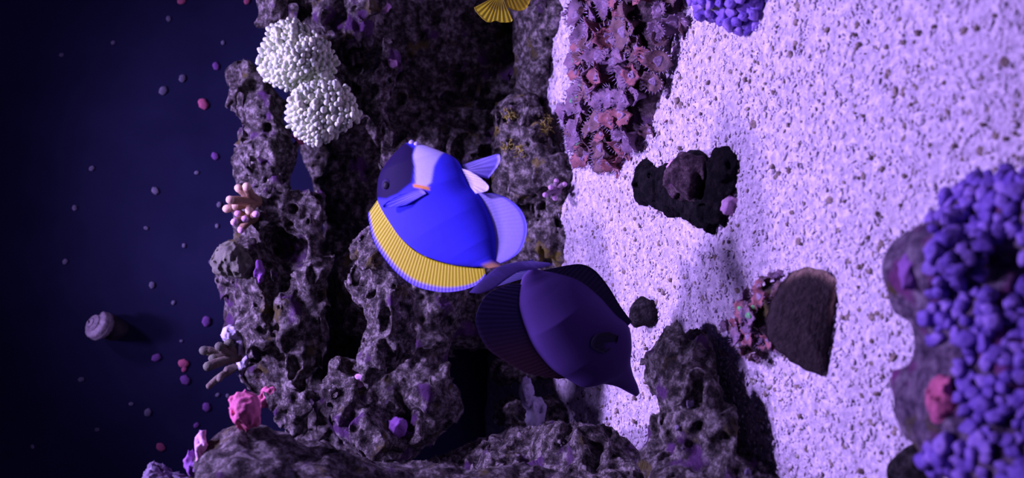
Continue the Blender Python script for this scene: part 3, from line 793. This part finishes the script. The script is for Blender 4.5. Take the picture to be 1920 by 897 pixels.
# ------------------------------------------------------------------ spots of coralline algae on the back pane
def dab_mesh(name, mat, seed):
    r = random.Random(seed); ph = r.random() * 6
    Vn, Fn = lathe([(1.0, 0.0), (0.95, 0.25), (0.75, 0.48), (0.4, 0.62), (0.1, 0.66)], 12, lambda j, i: 1 + 0.13 * math.sin(i * 1.05 + ph) + 0.08 * math.sin(i * 2.6 + ph))
    me = make_mesh(name, Vn, Fn); me.materials.append(mat); return me
spots = {'pink': [(381, 195, 10), (344, 682, 9), (301, 839, 8), (345, 693, 5), (340, 2, 7), (463, 2, 6), (724, 3, 1)],
         'violet': [(403, 293, 7), (387, 603, 9), (293, 671, 8), (347, 713, 9), (387, 764, 8), (405, 124, 7), (368, 798, 5)],
         'grey': [(306, 170, 8), (342, 147, 7), (291, 358, 7), (285, 535, 6), (277, 774, 7), (172, 316, 5), (140, 390, 5), (122, 491, 5), (345, 461, 4), (325, 568, 4),
                  (274, 428, 4), (246, 758, 4), (407, 424, 4), (395, 492, 4), (115, 103, 4), (316, 35, 5), (212, 80, 4), (369, 324, 4), (340, 640, 3), (182, 806, 4), (60, 838, 4), (152, 712, 5), (411, 384, 5), (427, 743, 4), (408, 741, 4), (418, 80, 4)]}
lab = {'pink': 'small bright pink coralline dot on the navy rear pane', 'violet': 'small violet coralline dot on the navy rear pane', 'grey': 'tiny grey-blue speck stuck on the navy rear pane'}
for kind, L in spots.items():
    dm = [dab_mesh('algae_spot', M[{'pink': 'pink', 'violet': 'violet', 'grey': 'greyspot'}[kind]], i) for i in range(3)]
    for (x, y, r) in L:
        p = at(x, y, BACK - 0.0005); o = link('algae_spot', random.choice(dm))
        s = r * scale_at(p); o.matrix_world = Matrix.Translation(Vector(tuple(p))) @ Matrix.Rotation(math.pi / 2, 4, 'X') @ Matrix.Rotation(random.random() * 6, 4, 'Z') @ Matrix.Diagonal((s, s, s * 0.6, 1))
        tag(o, lab[kind], 'algae', kind + ' dots on the rear pane')

# ------------------------------------------------------------------ small growths on the reef
def tube(path, rad, n=8):
    path = np.asarray(path, float); V = []; Fc = []
    for i, p in enumerate(path):
        t = path[min(i + 1, len(path) - 1)] - path[max(i - 1, 0)]
        R = np.array(Vector(tuple(t)).to_track_quat('Z', 'Y').to_matrix())
        for j in range(n):
            a = 2 * math.pi * j / n
            V.append(p + R @ np.array([math.cos(a), math.sin(a), 0]) * rad[i])
    for i in range(len(path) - 1):
        for j in range(n): Fc.append([i*n+j, i*n+(j+1) % n, (i+1)*n+(j+1) % n, (i+1)*n+j])
    Fc += [list(range(n))[::-1], list(range((len(path)-1)*n, len(path)*n))]
    return V, Fc
def finger_coral(root, tips, Y, r, label, mats=('tan', 'tantip'), group=None):
    near = np.hypot(REEF_PX[:, 0] - root[0], REEF_PX[:, 1] - root[1]) < 18
    if near.any(): Y = float(np.percentile(REEF[near][:, 1], 8))
    b = at(root[0], root[1], Y); k = scale_at(b)
    e = tag(empty('finger_coral', b), label, 'coral', group)
    for (x, y) in tips:
        q = at(x, y, Y - random.uniform(0.0, 0.03)) - b
        s = np.linspace(0, 1, 7)[:, None]
        path = q * s + np.array([0, 0, 1]) * 4 * k * np.sin(s * 3.1) + RNG.normal(size=(7, 3)) * 0.6 * k
        rad = [r * k * f for f in (1.25, 1.15, 1.05, 1.0, 1.0, 1.0, 0.9)]
        V, Fc = tube(path, rad, 9)
        br = link('branch', make_mesh('branch', V, Fc), M[mats[0]], e)
        Vn, Fn = lathe([(1.0, -0.5), (1.05, 0.1), (0.85, 0.6), (0.4, 0.95), (0.1, 1.02)], 9)
        d = path[-1] - path[-2]
        R = np.array(Vector(tuple(d)).to_track_quat('Z', 'Y').to_matrix())
        link('branch_tip', make_mesh('branch_tip', np.array(Vn) * r * k * 0.95 @ R.T + path[-1], Fn), M[mats[1]], br)
    return e
finger_coral((484, 378), [(448, 352), (432, 375), (425, 392), (440, 388), (462, 350), (468, 395)], 1.19, 8, 'tan finger coral with pale tips, the higher tuft on the reef crest')
finger_coral((478, 408), [(446, 400), (440, 416), (452, 432), (458, 412), (480, 402)], 1.19, 7, 'tan finger coral with pinkish tips, the lower tuft on the reef crest', ('tan', 'pinkpale'))
finger_coral((1048, 358), [(1022, 366), (1032, 352), (1040, 372), (1058, 345), (1044, 340)], 1.10, 5, 'pale mauve finger coral on the yellow-specked boulder', ('zo_mauve', 'pinkpale'))
finger_coral((448, 668), [(398, 672), (383, 657), (390, 688), (412, 650), (430, 645)], 1.17, 9, 'brown lumpy finger coral hanging off the reef crest', ('leafbrown', 'olive'))
finger_coral((440, 690), [(412, 710), (392, 725), (425, 695)], 1.16, 6, 'thin brown twig coral slanting off the reef crest', ('leafbrown', 'leafbrown'))

def lump(name, prims, mat, label, cat='coral', group=None, **kw):
    a = dict(h=0.0018, big=0.004, bigs=0.03, mid=0.0045, pit=0.0, mids=0.010, fine=0.0012, fines=0.005, zmin=0.0, k=0.010); a.update(kw)
    V, Q = blob(prims, **a); o = based(name, V, Q, M[mat]); return tag(o, label, cat, group)
_last = [0, 0, 0]
def L(px, py, Y, hx, hy, ry):
    """growth seated on the reef face; neighbouring lobes share one seat"""
    if math.hypot(px - _last[0], py - _last[1]) > 48: _last[:] = [px, py, surf(px, py, Y)]
    return E(px, py, _last[2] - 0.5 * ry, hx, hy, ry)
lump('sponge', [E(456, 757, 0.84, 16, 13, 0.012), E(464, 780, 0.84, 12, 15, 0.012), E(449, 774, 0.84, 11, 14, 0.012), E(470, 762, 0.84, 10, 12, 0.012), E(462, 792, 0.845, 16, 16, 0.014)], 'pink', 'bright pink lumpy sponge standing on the black foreground boulder', 'sponge')
lump('sponge', [L(490, 755, 1.0, 14, 9, 0.010), L(510, 742, 1.0, 16, 8, 0.010), L(506, 728, 1.01, 6, 6, 0.008)], 'pink', 'dull pink sponge strip behind the bright pink sponge', 'sponge')
lump('coral_skeleton', [L(432, 625, 1.16, 14, 12, 0.014), L(450, 650, 1.16, 12, 22, 0.014), L(456, 685, 1.16, 10, 22, 0.012)], 'pale_slab', 'pale bluish coral branch on the reef crest by the brown twigs')
lump('plate_coral', [L(500, 640, 1.165, 26, 34, 0.012), L(505, 665, 1.165, 20, 26, 0.010)], 'mauvegrey', 'rounded greyish violet plate coral on the reef crest', mid=0.003)
lump('coral_lump', [L(430, 480, 1.20, 22, 26, 0.03), L(448, 500, 1.20, 26, 24, 0.03), L(415, 500, 1.20, 14, 16, 0.02)], 'olive', 'olive green coral lump below the tan finger corals')
lump('sponge', [L(560, 255, 1.13, 8, 8, 0.008), L(566, 262, 1.13, 6, 6, 0.006)], 'pink', 'small orange-pink sponge under the cream coral', 'sponge')
lump('coral_frag', [L(700, 2, 1.10, 16, 8, 0.006), L(716, 6, 1.10, 9, 10, 0.006), L(723, 16, 1.10, 5, 7, 0.005)], 'pinkpale', 'white coral frag at the head of the reef column')
lump('coralline_crust', [L(484, 500, 1.17, 6, 14, 0.008), L(486, 520, 1.17, 5, 10, 0.008)], 'violet', 'purple crust strip on the reef crest beside the olive lump', 'algae')
lump('coralline_crust', [L(674, 712, 0.98, 8, 9, 0.008)], 'pinkpale', 'pale pink nub on the lacy reef ledge', 'algae')
lump('coralline_crust', [L(745, 800, 0.97, 16, 13, 0.010), L(738, 808, 0.97, 8, 10, 0.008)], 'violet', 'violet crust patch in the hollow of the reef ledge', 'algae')
lump('coralline_crust', [L(781, 752, 1.05, 7, 8, 0.006)], 'pink', 'small pink dot on the dark rock below the ledge', 'algae')
lump('coralline_crust', [L(804, 886, 0.75, 22, 9, 0.008)], 'pinkpale', 'pale pink strip lying on the black boulder', 'algae')
lump('coralline_crust', [L(736, 118, 1.16, 8, 7, 0.006)], 'pinkpale', 'pale pink nub on the reef column near the dark wall', 'algae')
lump('coralline_crust', [L(1270, 315, 0.83, 13, 13, 0.008)], 'pinkpale', 'pale pink crust patch on the encrusted knob', 'algae')
lump('coralline_crust', [L(1367, 385, 0.745, 9, 12, 0.006)], 'pinkpale', 'pale chip on the edge of the flat black rock', 'algae', zmin=-0.01)
lump('coralline_crust', [L(1702, 510, 0.42, 10, 26, 0.006)], 'violet', 'violet crust patch at the edge of the violet polyp rock', 'algae', zmin=-0.01)
lump('coralline_crust', [L(1760, 745, 0.395, 18, 36, 0.006), L(1775, 790, 0.395, 20, 12, 0.006)], 'pink', 'magenta crust patch on the bare knob of the violet polyp rock', 'algae', zmin=-0.01)

lump('coralline_crust', [L(379, 840, 0.8, 6, 30, 0.010), L(376, 875, 0.8, 6, 26, 0.010)], 'pinkpale', 'pale pink strip added as the lit rim along the top of the black boulder', 'algae')  # pale strip added to show the boulder's lit upper edge
lump('coralline_crust', [E(360, 860, 0.88, 7, 12, 0.010), E(352, 874, 0.88, 6, 8, 0.010), E(372, 880, 0.87, 12, 16, 0.02)], 'violet', 'lilac lump on the outer edge of the black boulder', 'algae')
lump('rubble_rock', [E(288, 905, 0.88, 18, 26, 0.03), E(318, 915, 0.88, 40, 24, 0.03)], 'mauvegrey', 'pale lilac rubble piece behind the black boulder', 'rock', pit=0.006, mid=0.006)
lump('rubble_rock', [E(985, 735, 1.12, 9, 28, 0.015), E(1000, 785, 1.12, 10, 36, 0.015), E(1014, 770, 1.12, 6, 16, 0.012)], 'pale_slab', 'pale strip standing in for lit sand in the dark reef cave', 'rock', pit=0.004)  # pale lump in place of the sand strip lit through the gap
for (x, y, r) in [(1253, 702, 6), (1293, 757, 9), (1273, 803, 5), (1281, 842, 5), (1340, 810, 7), (1400, 885, 6)]:
    lump('lit_speck', [L(x, y, 0.74, r * 0.8, r * 0.8, 0.003)], 'mauvegrey', 'pale speck added for a lit bit of the dark pointed rock', 'shell', 'pale lit specks added on the dark pointed rock', zmin=-0.01, h=0.0014, big=0.002, bigs=0.006, mid=0.003, mids=0.006, k=0.003)  # pale bits put on to show lit spots of the rock
# ------------------------------------------------------------------ yellow algae tufts
def tuft(px, py, Y, r, label):
    b = at(px, py, surf(px, py, Y)); k = scale_at(b); V = []; Fc = []
    for i in range(60):
        d = RNG.normal(size=3); d[1] = -abs(d[1]) * 0.6; d[2] += 0.5; d /= np.linalg.norm(d)
        root = RNG.normal(size=3) * r * 0.45 * k
        Vt, Ft = tube([root, root + d * r * 0.3 * k, root + d * r * 0.6 * k + np.array([0, 0, 0.5 * k])], [1.1 * k, 1.0 * k, 0.4 * k], 4)
        Fc += [[q + len(V) for q in f] for f in Ft]; V += list(Vt)
    o = link('algae_tuft', make_mesh('algae_tuft', V, Fc), M['yellowtuft'], None, b)
    tag(o, label, 'algae', 'yellow algae tufts on the reef boulder')
for (x, y, r) in [(958, 220, 14), (1020, 240, 16), (952, 275, 12), (978, 282, 14), (1028, 225, 9)]:
    tuft(x, y, 1.10, r, 'tuft of mustard yellow algae on the grey reef boulder')

# ------------------------------------------------------------------ sand grains and stones
ico_v = []; g = (1 + 5**0.5) / 2
ico_v = np.array([(-1, g, 0), (1, g, 0), (-1, -g, 0), (1, -g, 0), (0, -1, g), (0, 1, g), (0, -1, -g), (0, 1, -g), (g, 0, -1), (g, 0, 1), (-g, 0, -1), (-g, 0, 1)]) / 1.9
ico_f = np.array([(0, 11, 5), (0, 5, 1), (0, 1, 7), (0, 7, 10), (0, 10, 11), (1, 5, 9), (5, 11, 4), (11, 10, 2), (10, 7, 6), (7, 1, 8), (3, 9, 4), (3, 4, 2), (3, 2, 6), (3, 6, 8), (3, 8, 9), (4, 9, 5), (2, 4, 11), (6, 2, 10), (8, 6, 7), (9, 8, 1)])
def grains(n, smin, smax, name, mat, label, region=None):
    Y = 0.42 + 0.85 * RNG.random(n * 2)**1.0
    X = (RNG.random(n * 2) - 0.5) * (0.62 + 0.40 * (Y - 0.42) / 0.85)
    if region is not None:
        ok = region(X, Y); X, Y = X[ok], Y[ok]
    X, Y = X[:n], Y[:n]; n = len(X)
    Z = sand_h(X, Y)
    s = smin + (smax - smin) * RNG.random(n)**2.2
    R = RNG.normal(size=(n, 3, 3)) * 0.25 + np.eye(3)[None]
    V = np.einsum('nij,vj->nvi', R, ico_v) * s[:, None, None] * np.array([1.0, 1.0, 0.6]) + np.stack([X, Y, Z + s * 0.2], -1)[:, None]
    Fc = ico_f[None] + (np.arange(n) * 12)[:, None, None]
    o = link(name, make_mesh(name, V.reshape(-1, 3), Fc.reshape(-1, 3), False), mat, floor)
    return tag(o, label, kind='stuff')
M['grain'] = plain('sand_grain', (0.76, 0.70, 0.74), (0.50, 0.44, 0.51), 300, 0.9, spec=0.1)
M['grain_dark'] = plain('dark_grain', (0.16, 0.12, 0.10), (0.36, 0.3, 0.24), 300, 0.9, spec=0.1)
grains(36000, 0.0008, 0.0028, 'sand_grains', M['grain'], 'loose pale coral grains strewn over the sand bed')
grains(3200, 0.0009, 0.0030, 'dark_sand_grains', M['grain_dark'], 'fine dark specks strewn over the pale sand bed')
def near_patch(X, Y):
    c = on_sand(1445, 785); return np.hypot((X - c[0]) / 0.055, (Y - c[1]) / 0.055) + 0.3 * RNG.normal(size=len(X)) < 0.8
grains(900, 0.0014, 0.0036, 'gravel_patch', plain('grey_gravel', (0.16, 0.14, 0.08), (0.5, 0.48, 0.4), 200, 0.9, spec=0.1), 'grey-olive gravel patch on sand beside the dark pointed rock', near_patch)
stones = []
for v in range(4):
    V = ico_v * (1 + 0.2 * np.random.default_rng(v).normal(size=(12, 1)))
    me = make_mesh('pebble', V, ico_f, True); me.materials.append(M['grain_dark']); stones.append(me)
n = 0
fixed = [(1576, 190), (1598, 212), (1668, 207), (1770, 155), (1775, 140), (1845, 160), (1885, 230), (1898, 90), (1480, 235), (1545, 175), (1636, 640), (1665, 725), (1648, 738), (1640, 330), (1700, 330), (1690, 385),
         (1630, 510), (1575, 880), (1650, 850), (1490, 725), (1485, 800), (1230, 545), (1330, 155), (1405, 150), (1520, 160), (1750, 50), (1785, 5), (1870, 30), (1745, 290), (1600, 395), (1850, 195), (1890, 120)]
while len(fixed) < 190:
    x, y = random.uniform(1090, 1915), random.uniform(5, 890)
    fixed.append((x, y))
for (x, y) in fixed:
    p = on_sand(x, y); p[2] = float(sand_h(np.array([p[0]]), np.array([p[1]]))[0])
    s = (2.6 + 5.4 * random.random()**2) * scale_at(p)
    o = link('pebble', random.choice(stones)); o.location = tuple(p + np.array([0, 0, s * 0.5])); o.rotation_euler = (random.random() * 6, random.random() * 6, random.random() * 6)
    o.scale = (s, s * random.uniform(0.7, 1.3), s * 0.8)
    tag(o, 'small dark pebble lying loose on the pale sand', 'pebble', 'dark pebbles on the sand')
